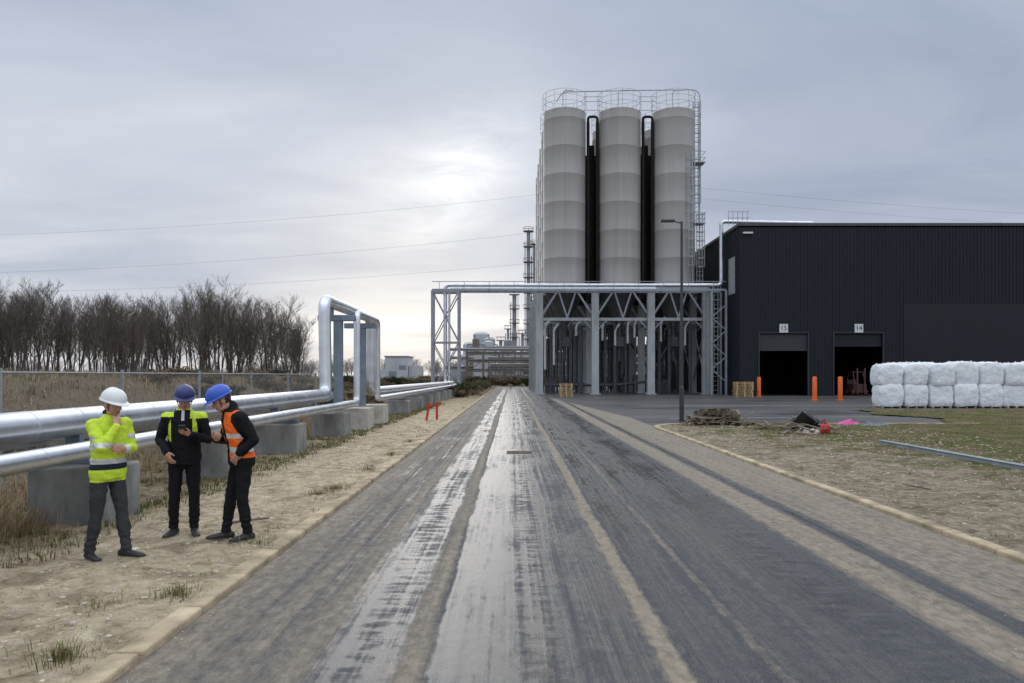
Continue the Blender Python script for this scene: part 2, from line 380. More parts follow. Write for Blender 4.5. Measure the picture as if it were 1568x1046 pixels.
for _ in range(1100):
    y=2+22*random.random(); x=random.choice((-2.4,-2.3,3.5,4.25,5.0))+random.gauss(0,.12); x=min(5.05,max(-2.44,x)); stone(b,x,y,.006,.003+.006*random.random())
b.obj('gravel',m_st)

# ---------------------------------------------------------------- pipe run
PA,PC,PB=-5.45,-5.95,-5.20
e=empty('steam_pipeline')
b=MB()
b.tube(fillet([(PA-.2,-6,1.3),(PA-.2,22.8,1.3),(PA-.25,22.8,4.2),(PA-.25,30.2,4.2),(PA-.25,30.2,1.25),(PA-.2,71.5,1.2),(-6.5,73.2,1.2),(-6.5,73.2,10.7),(20.4,73.2,10.7),(20.4,73.2,16.9),(29.5,73.2,16.75),(29.5,80,16.75)],.42,8),.185,20)
b.tube(fillet([(PB,-6,.98),(PB,25.2,.98),(PB,25.2,4.0),(PB,29.0,4.0),(PB,29.0,1.0),(PB,71,1.0),(-6.1,73,1.0),(-6.1,73,10.35),(14,73,10.35)],.3,7),.115,16)
b.tube([(PC,-6,1.12),(PC,22,1.12)],.10,14)
for k in range(22):
    y=3+.95*k
    b.tube([(PA-.2,y,1.3),(PA-.2,y+.03,1.3)],.189,20); b.tube([(PB,y+.5,.98),(PB,y+.53,.98)],.118,16)
for zz_ in (1.9,2.7,3.5): b.tube([(PA-.235,22.8,zz_),(PA-.235,22.8,zz_+.04)],.19,20)
b.obj('pipes',m_alu,e,smooth=True)
b=MB()
for y in [5.7,9.7,13.7,17.9,22.9]: b.bb((PC-.05,y-.42,-.2),(PB+.2,y+.42,.76))
for y in [36,41,46,51,56,61,66]: b.bb((PC,y-.5,-.2),(PB+.3,y+.5,.72))
b.obj('concrete_blocks',m_conc,e,bevel=.03)
b=MB()
for y in [25.6,28.6]: b.bb((PC-.1,y-.55,-.2),(PB+.4,y+.55,.8))
b.obj('pale_concrete_blocks',m_conc2,e,bevel=.02)
b=MB()
for y in [5.7,9.7,13.7,17.9,36,41,46,51,56,61,66]:
    zt=.76 if y<30 else .72
    b.bb((PC-.02,y-.06,zt),(PB+.12,y+.06,zt+.08)); b.bb((PA-.3,y-.05,zt+.08),(PA-.1,y+.05,zt+.38))
for y in (23.7,27.4):
    b.bb((PA-.16,y-.13,.8),(PA+.10,y+.13,3.62)); b.bb((PA-.65,y-.15,3.62),(PA+.5,y+.15,3.8))
    b.bb((PA-.33,y-.06,3.8),(PA-.18,y+.06,4.02))
b.obj('steel_supports',m_blue,e,bevel=.01)

e=empty('pipe_bridge')
b=MB()
tx0,tx1,ty0,ty1=-7.7,-5.15,72.3,74.1
for x in (tx0,tx1):
    for y in (ty0,ty1): b.beam((x,y,0),(x,y,10.1),.2)
for zz_ in (.3,5.1,10.0):
    for y in (ty0,ty1): b.beam((tx0,y,zz_),(tx1,y,zz_),.13)
    for x in (tx0,tx1): b.beam((x,ty0,zz_),(x,ty1,zz_),.13)
for k,(za,zb) in enumerate(((.3,5.1),(5.1,10))):
    for y in (ty0,ty1):
        b.beam((tx0,y,za),(tx1,y,zb),.1); b.beam((tx1,y+.06,za),(tx0,y+.06,zb),.09)
for y in (ty0,ty1): b.beam((tx0,y,10.15),(20.6,y,10.15),.14,.2)
b.beam((tx0,ty0,10.95),(20.6,ty0,10.95),.06)
x=-7
while x<20.6: b.beam((x,ty0,10.15),(x,ty1,10.15),.08); b.beam((x,ty0,10.2),(x,ty0,10.95),.05); x+=2.4
for x in (19.2,20.6): 
    for y in (ty0,ty1): b.beam((x,y,0),(x,y,10.1),.18)
for zz_ in (2.5,5,7.5): b.beam((19.2,ty0,zz_),(20.6,ty0,zz_+1.2),.08); b.beam((20.6,ty0,zz_-1.2),(19.2,ty0,zz_),.08)
b.obj('lattice',m_galv,e)

# ---------------------------------------------------------------- silos
m_silo,t,bs=newmat('silo_paint')
tcn=t.add('ShaderNodeTexCoord'); P=tcn.outputs['Object']; s_=t.add('ShaderNodeSeparateXYZ'); t.link(P,s_.inputs[0])
st=t.noise(t.mapping(P,(1.6,1.6,.05)),1,5,.6); ba=t.noise(t.mapping(P,(.02,.02,.42)),1,2,.5); dr=t.noise(t.mapping(P,(6,6,.12)),1,4,.6)
wv=t.math('FRACT',t.math('DIVIDE',t.math('SUBTRACT',s_.outputs[2],11.0),2.85)); seam=t.ramp(wv,[(0,.92),(.012,1.07),(.035,1.02),(.5,1.0),(.985,.985),(.997,.93)])
c=t.ramp(st,[(.3,(.335,.325,.315)),(.7,(.405,.395,.385))]); c=t.mix(1,c,seam,'MULTIPLY'); c=t.mix(1,c,t.ramp(ba,[(.4,.94),(.6,1.04)]),'MULTIPLY'); c=t.mix(1,c,t.ramp(dr,[(.3,.92),(.5,1.0)]),'MULTIPLY')
t.link(c,bs.inputs['Base Color']); bs.inputs['Roughness'].default_value=.36
m_hop=M('hopper_steel',(.10,.10,.105),.5,metal=.3)
m_gap_dark=M('duct_and_gap_dark',(.018,.015,.013),.8,var=.3,spec=.2)
SX=[5.45,11.15,16.75]; SY=[78,84.2,90.5,97,103.5]; ZT,ZB=29.0,11.0; RS=2.2
e=empty('silo_battery')
b=MB()
for yi,y in enumerate(SY):
    for x in SX:
        prof=[(RS,ZB-.2)]
        z_=ZB
        while z_<ZT-.1:
            prof+=[(RS,z_),(RS+.008,z_+.02),(RS,z_+.05)]; z_+=2.85
        prof+=[(RS,ZT),(RS-.15,ZT+.12),(.3,ZT+.75),(0,ZT+.8)]
        b.lathe((x,y,0),prof,48)
b.obj('silo_shells',m_silo,e,smooth=True)
b=MB()
for y in SY:
    for x in SX: b.lathe((x,y,0),[(RS+.02,ZB+.0),(RS+.02,ZB-.3),(RS-.1,ZB-.4),(.3,7.0),(.25,5.9),(0,5.9)],28)
b.obj('hoppers',m_hop,e,smooth=True)
b=MB()
for x in (8.3,13.95):
    for dx,r in ((-.48,.17),(.48,.17)):
        b.tube([(x+dx,77.2,9.5),(x+dx,77.2,27.9)],r,10)
    b.tube([(x,79.0,9.5),(x,79.0,26.0)],.36,10)
    b.tube(fillet([(x-.48,77.2,27.8),(x-.48,77.2,28.5),(x+.48,77.2,28.5),(x+.48,77.2,27.8)],.3,4),.14,8)
    b.bb((x-1.2,80.9,9.5),(x+1.2,81.3,25.6))  # flat dark panel, not a duct, added to darken the gap
b.obj('ducts_and_gap_panels',m_gap_dark,e,smooth=True)
b=MB()
for y in SY[:2]:
    for x in SX:
        for zz_ in (ZT+.75,ZT+1.35,ZT+1.9): b.ring((x,y,zz_),RS+.05,.02,28)
        for k in range(12):
            a=k*2*math.pi/12; b.beam((x+(RS+.05)*math.cos(a),y+(RS+.05)*math.sin(a),ZT-.1),(x+(RS+.05)*math.cos(a),y+(RS+.05)*math.sin(a),ZT+1.9),.04)
        if y<80: b.tube(fillet([(x-.2,y-.6,ZT+.5),(x-.2,y-.6,ZT+2.3),(x+.9,y-.6,ZT+2.3)],.4,4),.05,6)
for x in (8.3,13.95):
    for zz_ in (.2,1.1,1.6): b.beam((x-.9,77.3,ZT+zz_),(x+.9,77.3,ZT+zz_),.05)
b.tube(fillet([(4.6,77.6,ZT+1.2),(5.2,77.6,ZT+2.2),(12,77.6,ZT+2.35),(19.4,77.6,ZT+2.45),(19.4,77.6,ZT-5),(19.4,77.6,11)],.9,8),.06,8)
b.obj('roof_railings',m_galvl,e)
b=MB()
def ladder(x,y,z0,z1,w=.5,cage=True,side=-1):
    for dx in (-w/2,w/2): b.beam((x+dx,y,z0),(x+dx,y,z1),.07)
    z_=z0
    while z_<z1: b.beam((x-w/2,y,z_),(x+w/2,y,z_),.045); z_+=.45
    if cage:
        z_=z0+2.2
        while z_<z1: b.ring((x,y+side*.36,z_),.42,.03,12); z_+=.9
        for k in range(5):
            a=math.pi+k*math.pi/4 if side<0 else k*math.pi/4; b.beam((x+.42*math.cos(a),y+side*.36+.42*math.sin(a),z0+2.2),(x+.42*math.cos(a),y+side*.36+.42*math.sin(a),z1),.035)
ladder(19.0,77.6,17.5,ZT+1.2,.55); ladder(18.1,76.3,10.8,24.5,.5); ladder(19.3,77.2,10.8,18.5,.6)
ladder(20.3,74.9,0,10.8,.5)
for zz_ in (17.4,23.6): 
    b.bb((18.2,76.4,zz_),(19.7,77.8,zz_+.08)); 
    for q in (.5,1.1): b.beam((18.2,76.4,zz_+q),(19.7,76.4,zz_+q),.04); b.beam((19.7,76.4,zz_+q),(19.7,77.8,zz_+q),.04)
b.obj('caged_ladders',m_galvl,e)
b=MB()
CX=[2.75,8.35,13.95,19.5]; CY=[75.5,81.1,87.3,93.7,100.2,106.5]
for j,y in enumerate(CY):
    for x in CX:
        b.bb((x-.12,y-.3,0),(x+.12,y+.3,10.6)); b.bb((x-.36,y-.33,0),(x+.36,y-.27,10.6)); b.bb((x-.36,y+.27,0),(x+.36,y+.33,10.6))
        b.bb((x-.5,y-.45,0),(x+.5,y+.45,.12))
    b.bb((CX[0]-.3,y-.2,10.55),(CX[-1]+.3,y+.2,11.0)); b.bb((CX[0]-.3,y-.12,7.4),(CX[-1]+.3,y+.12,7.7))
for x in CX: b.bb((x-.15,CY[0]+.2,10.4),(x+.15,CY[-1],10.54)); b.bb((x-.1,CY[0]+.34,7.1),(x+.1,CY[-1],7.35))
b.obj('columns',m_galvl,e)
b=MB()
for j,y in enumerate(CY[:4]):
    for i in range(3):
        xa,xb=CX[i],CX[i+1]; xm=(xa+xb)/2
        b.beam((xa,y-.02,7.6),(xm-.9,y,10.5),.2); b.beam((xm-.9,y,10.5),(xm,y,7.7),.16); b.beam((xm,y+.01,7.7),(xm+.9,y+.01,10.5),.16); b.beam((xm+.9,y+.02,10.5),(xb,y,7.6),.2)
    for x in CX:
        b.beam((x,y-.05,6.2),(x+1.1,y-.05,7.4),.12); b.beam((x,y-.05,6.2),(x-1.1,y-.05,7.4),.12)
for x in (CX[0],CX[-1]):
    for j in range(5): b.beam((x,CY[j],7.3),(x,CY[j+1],1.0),.12); b.beam((x+.03,CY[j],1.0),(x+.03,CY[j+1],7.3),.12)
b.obj('bracing',m_galv,e)
b=MB()
for j,y in enumerate(CY):
    for i in range(3):
        for fx in (.22,.4,.6,.78):
            x=CX[i]+fx*5.6; b.tube([(x,y+1.8,0),(x,y+1.8,7.6+random.uniform(-1,0))],random.choice((.09,.12,.17)),8)
for k in range(7):
    y=78+k*3.6; b.tube(fillet([(random.uniform(3.5,8),y,.9),(random.uniform(9,12),y,.9),(random.uniform(13,18),y,1.3),(random.uniform(13,18),y,5.5)],.4,4),.14,8)
for x in SX:
    for y in SY: b.bb((x-.5,y-.5,4.9),(x+.5,y+.5,5.9)); b.tube([(x,y,4.9),(x,y,3.4)],.18,10)
b.bb((3.6,79.5,0),(4.6,80.5,1.5)); b.bb((15.4,79.5,0),(16.6,80.6,1.5)); b.bb((14,86,0),(18.5,87,2))
b.obj('discharge_equipment',M('plant_dark',(.075,.08,.09),.55,metal=.2,var=.4),e)
m_white=M('white_paint',(.62,.64,.66),.5,var=.1)
b=MB()
for (x,z0,z1) in ((3.4,2.5,7.6),(4.3,3,7.2),(9.3,5.5,7.6),(11.9,5.2,7.8),(15.3,5.4,7.9),(10.6,5,7.2),(12.6,5.8,7.8),(6.6,6,7.6),(17.8,5,7.5)):
    b.tube(fillet([(x,77.2,z0),(x,77.2,z1-.6),(x+.5,77.6,z1)],.3,4),.12,8)
b.obj('white_downpipes',m_white,e)

# ---------------------------------------------------------------- warehouse
m_clad=M('anthracite_cladding',(.016,.0195,.027),.6,metal=0,var=.12,scale=.4,spec=.22)
m_clad2=M('gloss_cladding',(.0145,.017,.024),.45,var=.1,scale=.4,spec=.26)
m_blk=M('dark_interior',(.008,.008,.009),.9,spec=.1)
m_trim=M('roof_trim',(.06,.065,.075),.5)
m_pan=M('grey_panel',(.03,.033,.04),.6)
e=empty('warehouse'); FY=70; X0=21.2; X1=95; ZR=16.0
b=MB()
def wall(xa,xb,za,zb,mi=0): b.bb((xa,FY,za),(xb,FY+.3,zb),mi)
wall(X0,23.0,0,ZR); wall(23.0,27.6,5.75,ZR); wall(27.6,29.95,0,ZR); wall(29.95,34.6,5.75,ZR); wall(34.6,X1,0,ZR)
b.bb((X0,FY+.3,0),(X0+.3,FY+45,ZR)); b.bb((X0+.3,FY+44.7,0),(X1,FY+45,ZR)); b.bb((X0,FY,ZR-.3),(X1,FY+45,ZR-.05))
b.obj('walls',m_clad,e)
b=MB(); x=X0+.1
while x<X1:
    zb=.15
    if 22.95<x<27.65 or 29.9<x<34.65: zb=5.8
    b.bb((x,FY-.035,zb),(x+.12,FY-.002,ZR-.25)); x+=.33
y=FY+.3
while y<FY+44: b.bb((X0-.04,y,.15),(X0-.002,y+.16,ZR-.25)); y+=.42
b.obj('cladding_ribs',m_clad,e)
b=MB(); b.bb((36.5,FY-.055,.3),(X1,FY-.045,8.6)); b.obj('glossy_lower_cladding',m_clad2,e)
b=MB(); b.bb((X0-.12,FY-.12,ZR-.16),(X1+.1,FY-.005,ZR+.1)); b.bb((X0-.12,FY-.003,ZR-.16),(X0-.01,FY+45,ZR+.1)); b.obj('roof_trim',m_trim,e)
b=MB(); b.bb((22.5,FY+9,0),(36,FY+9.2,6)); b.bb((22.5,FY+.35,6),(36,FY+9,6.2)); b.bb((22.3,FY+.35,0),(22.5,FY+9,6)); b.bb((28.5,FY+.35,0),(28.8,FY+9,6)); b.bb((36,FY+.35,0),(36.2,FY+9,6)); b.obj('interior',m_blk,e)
b=MB(); b.bb((23.0,FY+.12,4.2),(27.6,FY+.25,5.75)); b.obj('roller_door_box',m_pan,e)
b=MB(); b.bb((29.95,FY+.2,4.6),(34.6,FY+.28,5.75)); b.obj('roller_door',m_clad2,e)
b=MB()
for xa,xb in ((23.0,27.6),(29.95,34.6)):
    for x in (xa,xb): b.bb((x-.06,FY-.09,0),(x+.06,FY-.042,5.85))
    b.bb((xa-.06,FY-.09,5.86),(xb+.06,FY-.042,5.95))
b.obj('door_frames',m_pan,e)
b=MB(); b.bb((X0-.1,71.2,9.7),(X0-.05,73.2,13.2)); b.obj('grey_wall_panel',M('lightgrey_panel',(.3,.32,.34),.5),e)
b=MB()
x=20.6
while x<22.6: b.beam((x,71.5,16.2),(x,71.5,17.5),.05); x+=.45
b.beam((20.6,71.5,17.5),(22.6,71.5,17.5),.05); b.beam((20.6,71.5,16.9),(22.6,71.5,16.9),.05)
b.obj('roof_guardrail',m_galvl,e)
b=MB(); b.bb((21.5,FY-.25,15.1),(22.4,FY-.1,15.25)); b.obj('wall_lamp',m_white,e)
def signn(txt,x):
    es=empty('bay_number_sign',(x,FY-.07,6.3))
    b=MB(); b.bb((-.4,-.03,-.4),(.4,.0,.4)); b.obj('plate',m_white,es)
    cu=bpy.data.curves.new('number','FONT'); cu.body=txt; cu.size=.62; cu.align_x='CENTER'; cu.align_y='CENTER'; cu.extrude=.004
    o=bpy.data.objects.new('number',cu); COL.objects.link(o); o.parent=es; o.location=(0,-.04,0); o.rotation_euler=(R(90),0,0); cu.materials.append(m_steeld)
signn('15',25.3); signn('14',32.3)
e=empty('forklift',(32.6,FY+1.2,0))
b=MB(); b.bb((-.6,-.9,.3),(.6,.9,1.1)); b.bb((-.55,.6,1.1),(.55,1.0,1.5))
for x in (-.5,.5):
    b.beam((x,-.85,1.0),(x*.9,-.4,2.2),.08); b.beam((x,.8,1.3),(x*.9,.5,2.2),.08)
b.bb((-.55,-.5,2.2),(.55,.6,2.28)); 
for x in (-.35,.35): b.beam((x,-1.05,.1),(x,-1.05,2.6),.12); b.bb((x-.06,-2.0,.1),(x+.06,-1.05,.16))
for x in (-.6,.6):
    for y in (-.6,.7): b.tube([(x-.1,y,.3),(x+.1,y,.3)],.3,14)
b.obj('body',M('forklift_grey',(.07,.03,.03),.5),e)
m_or=M('orange_paint',(.75,.13,.02),.5,var=.12)
for x,y,h in ((22.2,67.5,1.75),(23.05,57.2,1.8),(25.0,57.2,1.8)):
    b=MB(); b.lathe((x,y,0),[(.17,0),(.17,h-.06),(.13,h),(0,h+.03)],16); b.lathe((x,y,0),[(.3,0),(.3,.05),(.17,.06)],16); b.obj('orange_bollard',m_or,smooth=True)
m_red=M('red_paint',(.50,.03,.02),.5)
for x,y,tx in ((-3.5,30.6,.12),(-3.1,31.0,.0)):
    b=MB(); b.tube([(x,y,0),(x+tx,y,.74)],.05,10); b.tube([(x+tx,y,.62),(x+tx,y,.70)],.085,10); b.tube([(x+tx,y,.70),(x+tx,y,.80)],.06,10); b.obj('red_hydrant_post',m_red,smooth=True)
b=MB(); lx,ly=7.05,31.2
b.tube([(lx,ly,0),(lx,ly,1.4),(lx,ly,1.45),(lx,ly,8.3)],[.1,.1,.075,.05],12); b.tube([(lx,ly,8.22),(lx-.35,ly,8.32)],.03,8)
b.bb((lx-.9,ly-.12,8.28),(lx-.3,ly+.12,8.36)); b.bb((lx-.15,ly-.15,0),(lx+.15,ly+.15,.04)); b.obj('street_lamp',m_steeld)

# ---------------------------------------------------------------- bulk bags
m_bag=M('white_woven_bag',(.80,.84,.88),.7,var=.05,scale=5,bump=.9,bscale=4,bd=.09)
e=empty('bulk_bag_stack')
def bagmesh(k):
    n=14; vs=[];idx={};fs=[]
    def P(i,j,l):
        key=(i,j,l)
        if key in idx: return idx[key]
        x,y,z=[2*q/n-1 for q in key]
        r=1-.10*(x*x*y*y)
        bul=1+.05*(1-z*z)
        ed=1-.06*abs(z)**6
        q=Vector((x*bul*r*.70*ed,y*bul*r*.68*ed,z*.64*(1-.08*(x**4+y**4)*(z>0))))
        nn=fbm(x*1.4+k*7,y*1.4,z*1.4,4); f2=fbm(x*4+k,y*4,z*2.0,4)
        q=q*(1+.05*nn+.03*f2); q.z+=.62
        idx[key]=len(vs); vs.append(q); return idx[key]
    for a in range(n):
        for b_ in range(n):
            for l in (0,n):
                f=[P(a,b_,l),P(a+1,b_,l),P(a+1,b_+1,l),P(a,b_+1,l)]; fs.append(f if l else f[::-1])
                f=[P(a,l,b_),P(a+1,l,b_),P(a+1,l,b_+1),P(a,l,b_+1)]; fs.append(f[::-1] if l else f)
                f=[P(l,a,b_),P(l,a+1,b_),P(l,a+1,b_+1),P(l,a,b_+1)]; fs.append(f if l else f[::-1])
    bb=MB(); bb.add(vs,fs)
    for sx in (-1,1):
        for sy in (-1,1): bb.tube([(sx*.5,sy*.45,1.15),(sx*.42,sy*.38,1.3),(sx*.3,sy*.42,1.2)],.022,5)
    me=bb.obj('bag_proto',m_bag,smooth=True); d=me.data; bpy.data.objects.remove(me); return d
bags=[bagmesh(k) for k in range(5)]
for r in range(3):
    for i in range(r,14):
        for lv in (0,1):
            o=bpy.data.objects.new('bag',random.choice(bags)); COL.objects.link(o); o.parent=e
            o.location=(22.1+i*1.46+random.uniform(-.04,.04),44.3+r*1.5+random.uniform(-.10,.10),.12+lv*1.25); o.rotation_euler=(random.uniform(-.02,.02),random.uniform(-.03,.03),random.uniform(-.07,.07)+math.pi*random.randint(0,1))
            o.scale=(random.uniform(.97,1.04),1,random.uniform(.96,1.08) if lv else 1.03)
b=MB()
for r in range(3):
    for i in range(r,14):
        for dx in (-.5,0,.5): b.bb((22.1+i*1.46+dx-.05,43.7+r*1.5,.0),(22.1+i*1.46+dx+.05,44.9+r*1.5,.12))
b.obj('pallets',m_wood,e)

def pallet(b,c,rz=0,tilt=0,w=1.2,d=.8,mi=0):
    rot=Matrix.Rotation(rz,3,'Z')@Matrix.Rotation(tilt,3,'X'); C=Vector(c)
    def bx(o,dm): b.box(C+rot@Vector(o),dm,rot=rot,mi=mi)
    for k in range(7): bx((-w/2+.05+k*(w-.1)/6,0,.133),(.1,d,.02))
    for y in (-d/2+.05,0,d/2-.05):
        bx((0,y,.112),(w,.1,.02)); bx((0,y,.01),(w,.1,.02))
        for x in (-w/2+.07,0,w/2-.07): bx((x,y,.061),(.13,.1,.08))
b=MB(); 
for k in range(9): pallet(b,(20.6+random.uniform(-.05,.05),67,.005+k*.148),random.uniform(-.05,.05),w=1.5,d=1.1)
b.obj('pallet_stack',m_wood)
b=MB()
for k in range(8): pallet(b,(4.75+random.uniform(-.05,.05),66,.005+k*.148),random.uniform(-.05,.05),w=1.1,d=.9)
b.obj('pallet_stack',m_wood)
b=MB(); 
pallet(b,(7.9,28.4,.06),.1); pallet(b,(7.85,28.35,.22),.25); pallet(b,(7.3,27.9,.06),-.4); pallet(b,(7.95,28.3,.40),-.2,.16); pallet(b,(7.2,28.0,.24),.6,.1); pallet(b,(8.5,28.1,.06),.9,.1)
pallet(b,(7.55,28.2,.48),.3,-.22)
for k in range(14):
    a=random.uniform(-.6,.6); x=7.8+random.gauss(0,.5); b.beam((x-.4*math.cos(a),28+random.gauss(0,.3),.1),(x+.4*math.cos(a),28+random.gauss(0,.3),random.uniform(.2,.6)),.1,.025)
b.obj('broken_pallet_pile',m_woodg)
def heap(name,c,rx,ry,h,mat,seed,n=26):
    vs=[];fs=[]
    for j in range(n):
        for i in range(n):
            u=2*i/(n-1)-1; v=2*j/(n-1)-1
            cr=abs(fbm(u*2+seed,v*2,seed,3)); k=max(0,1-(u*u+v*v))
            ex=1+.25*fbm(u*1.5+seed*3,v*1.5,1)
            vs.append((c[0]+u*rx*ex,c[1]+v*ry*ex,c[2]+h*(k**.6)*(0.45+1.0*cr)-.02))
    for j in range(n-1):
        for i in range(n-1): fs.append((j*n+i,j*n+i+1,(j+1)*n+i+1,(j+1)*n+i))
    b=MB(); b.add(vs,fs); return b.obj(name,mat)
heap('black_tarpaulin',(10.0,25.6,.06),.75,.5,.55,M('black_plastic',(.012,.012,.014),.35,bump=.3),3)
b=MB(); rr=Matrix.Rotation(R(35),3,'Y')@Matrix.Rotation(R(20),3,'X'); b.box((10.15,25.2,.42),(.75,.5,.04),rot=rr); b.box((9.75,25.1,.4),(.5,.04,.45),rot=rr); b.box((10.2,25.4,.3),(.04,.5,.4),rot=rr); b.obj('broken_black_crate',M('black_plastic2',(.015,.015,.017),.4))
heap('pink_tarpaulin',(12.75,28.5,.06),.42,.3,.2,M('pink_plastic',(.75,.12,.4),.4),5)
heap('grey_tarpaulin',(13.5,28.1,.06),.6,.3,.12,M('grey_plastic',(.10,.14,.16),.4),8)
heap('white_plastic_sheet',(9.55,24.2,.05),.4,.25,.22,M('white_sheet',(.45,.42,.38),.5),11)
heap('paper_scrap',(-4.02,8.0,.05),.12,.06,.04,M('paper',(.7,.7,.7),.6),2)
b=MB()
for k in range(34):
    x=random.uniform(8.4,10.5); y=random.uniform(23.7,26.5); a=random.uniform(0,3.14); L=random.uniform(.2,.6); z_=.08+random.uniform(0,.18)
    b.beam((x-L*math.cos(a),y-L*math.sin(a),z_),(x+L*math.cos(a),y+L*math.sin(a),z_+random.uniform(-.1,.2)),.1,.03)
b.obj('scrap_planks',m_woodg)
b=MB(); b.lathe((10.05,24.1,.06),[(.0,0),(.12,.0),(.13,.04),(.13,.22),(.09,.28),(.04,.3),(.04,.34),(0,.34)],16,sx=1.2); b.ring((10.05,24.1,.40),.06,.015,10); b.obj('red_canister',m_red,smooth=True)
b=MB()
b.bb((9.96,12.9,.06),(10.08,20.4,.14)); b.bb((9.93,12.9,.14),(10.11,20.4,.15)); b.bb((9.93,12.9,.05),(10.11,20.4,.06))
b.obj('steel_channel_beam',M('pale_steel',(.26,.30,.31),.6,metal=.1,var=.25),bevel=.004)
for (x,y,a) in ((8.6,16.4,.2),(7.5,14.2,1.2),(-3.3,9.4,.4),(-3.9,10.6,1.3),(6.6,12.2,2.1)):
    b=MB(); b.beam((x-.2*math.cos(a),y-.2*math.sin(a),.08),(x+.25*math.cos(a),y+.25*math.sin(a),.1),.04,.02); b.beam((x,y,.08),(x+.1,y+.12,.1),.03,.02); b.obj('wood_scrap',m_woodg)

# ---------------------------------------------------------------- fence
e=empty('chain_link_fence')
b=MB(); FX=-8.2
ysf=[0.2+3.9*k for k in range(9)]
for y in ysf: b.tube([(FX,y,-.1),(FX,y,2.02)],.035,8)
b.tube([(FX,ysf[3]+.12,-.1),(FX,ysf[3]+.12,2.02)],.035,8)
b.tube([(FX,ysf[0],1.95),(FX,ysf[-1],1.95)],.02,6); b.tube([(FX,ysf[0],1.1),(FX,ysf[-1],1.1)],.004,4)
for k in range(1,6): b.tube([(FX-k*3.9,ysf[-1],-.1),(FX-k*3.9,ysf[-1],2.2)],.03,8)
b.obj('posts',m_galv,e)
b=MB(); s_=.075
y=ysf[0]-1.9
while y<ysf[-1]:
    for sg in (0,1):
        a0,a1=(y,0.05),(y+1.9,1.95)
        ya,yb=max(a0[0],ysf[0]),min(a1[0],ysf[-1])
        if yb<=ya: continue
        za=.05+(ya-a0[0]); zb=.05+(yb-a0[0])
        if sg: za,zb=2.0-za,2.0-zb
        b.beam((FX,ya,za),(FX,yb,zb),.003)
    y+=s_
b.obj('mesh_wire',M('wire',(.20,.21,.22),.5,metal=.4),e)

# ---------------------------------------------------------------- trees
m_bark=leafmat('bark_twigs',(.06,.048,.042),(.16,.135,.118))
m_bark2=leafmat('bark_hazed',(.16,.145,.14),(.26,.245,.24))  # lighter, cooler bark: distance haze put into the colour
def baretree(seed,H=13.6):
    rnd=random.Random(seed); b=MB()
    def seg(p,d,L,r0,r1,n,k,wob,grav):
        pts=[Vector(p)]; rs=[r0]; d=Vector(d).normalized()
        for i in range(k):
            d=(d+Vector((rnd.gauss(0,wob),rnd.gauss(0,wob),rnd.gauss(0,wob)+grav))).normalized()
            pts.append(pts[-1]+d*L/k); rs.append(r0+(r1-r0)*(i+1)/k)
        b.tube(pts,rs,n,cap=False); return pts
    def at(pts,t):
        f=t*(len(pts)-1); i=min(int(f),len(pts)-2); q=f-i; return pts[i].lerp(pts[i+1],q),(pts[i+1]-pts[i]).normalized()
    ns=rnd.choice((1,1,2,2,3))
    for s in range(ns):
        a=rnd.uniform(0,6.28); lean=.17*(ns>1)
        d0=Vector((math.cos(a)*lean,math.sin(a)*lean,1))
        Ht=H*rnd.uniform(.8,1); tr=seg((math.cos(a)*.2*(ns-1),math.sin(a)*.2*(ns-1),-.3),d0,Ht,.13*rnd.uniform(.7,1.3),.012,5,8,.05,.02)
        nb=int(17/(ns**.45))
        for i in range(nb):
            t=.30+.68*(i+rnd.random())/nb; p,d=at(tr,t); a=rnd.uniform(0,6.28)
            up=rnd.uniform(1.2,2.5); dd=Vector((math.cos(a),math.sin(a),up)); L=Ht*(1-t)**.6*rnd.uniform(.28,.44)+.8
            br=seg(p,dd,L,.042*(1-t)+.016,.008,4,5,.09,.02)
            for j in range(7):
                t2=.15+.85*(j+rnd.random())/7; p2,d2=at(br,t2); a=rnd.uniform(0,6.28)
                dd=d2+Vector((math.cos(a),math.sin(a),rnd.uniform(0,.7)))*.7; L2=L*rnd.uniform(.25,.45)
                b2=seg(p2,dd,L2,.014,.006,3,3,.12,.03)
                for q in range(5):
                    p3,d3=at(b2,rnd.uniform(.15,1)); a=rnd.uniform(0,6.28)
                    dd=d3+Vector((math.cos(a),math.sin(a),rnd.uniform(0,.7)))*.65
                    seg(p3,dd,L2*rnd.uniform(.4,.85),.008,.0045,3,2,.12,.02)
    o=b.obj('tp',m_bark); d=o.data; bpy.data.objects.remove(o); return d
protos=[baretree(i) for i in range(10)]
e=empty('bare_tree_woodland')
def inst(par,x,y,z,s,sz=None,data=None,nm='bare_tree'):
    o=bpy.data.objects.new(nm,data or random.choice(protos)); COL.objects.link(o); o.parent=par
    o.location=(x,y,z); o.rotation_euler=(0,0,random.uniform(0,6.28)); o.scale=(s,s,sz or s); return o
def prof(px):
    tb=[(-200,1.0),(0,1.04),(60,1.02),(110,.88),(190,.94),(240,.80),(290,1.03),(330,1.0),(370,.86),(430,.9),(450,.76),(470,.4)]
    for (a,ha),(c_,hc) in zip(tb,tb[1:]):
        if a<=px<=c_: return ha+(hc-ha)*(px-a)/(c_-a)
    return .5
n=0
while n<190:
    y=random.uniform(84,118); k=random.uniform(-.80,-.28); x=k*y
    hf=prof(784+k*1150)*(y/92)**.7
    s=hf*random.uniform(.74,1.03); inst(e,x,y,random.uniform(0,.4),s*random.uniform(.85,1.15),s); n+=1
for _ in range(150):
    y=random.uniform(80,112); x=y*random.uniform(-.80,-.27); s=random.uniform(.14,.34); inst(e,x,y,0,s*1.6,s,nm='scrub')
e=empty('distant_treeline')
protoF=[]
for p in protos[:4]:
    d=p.copy(); d.materials.clear(); d.materials.append(m_bark2); protoF.append(d)
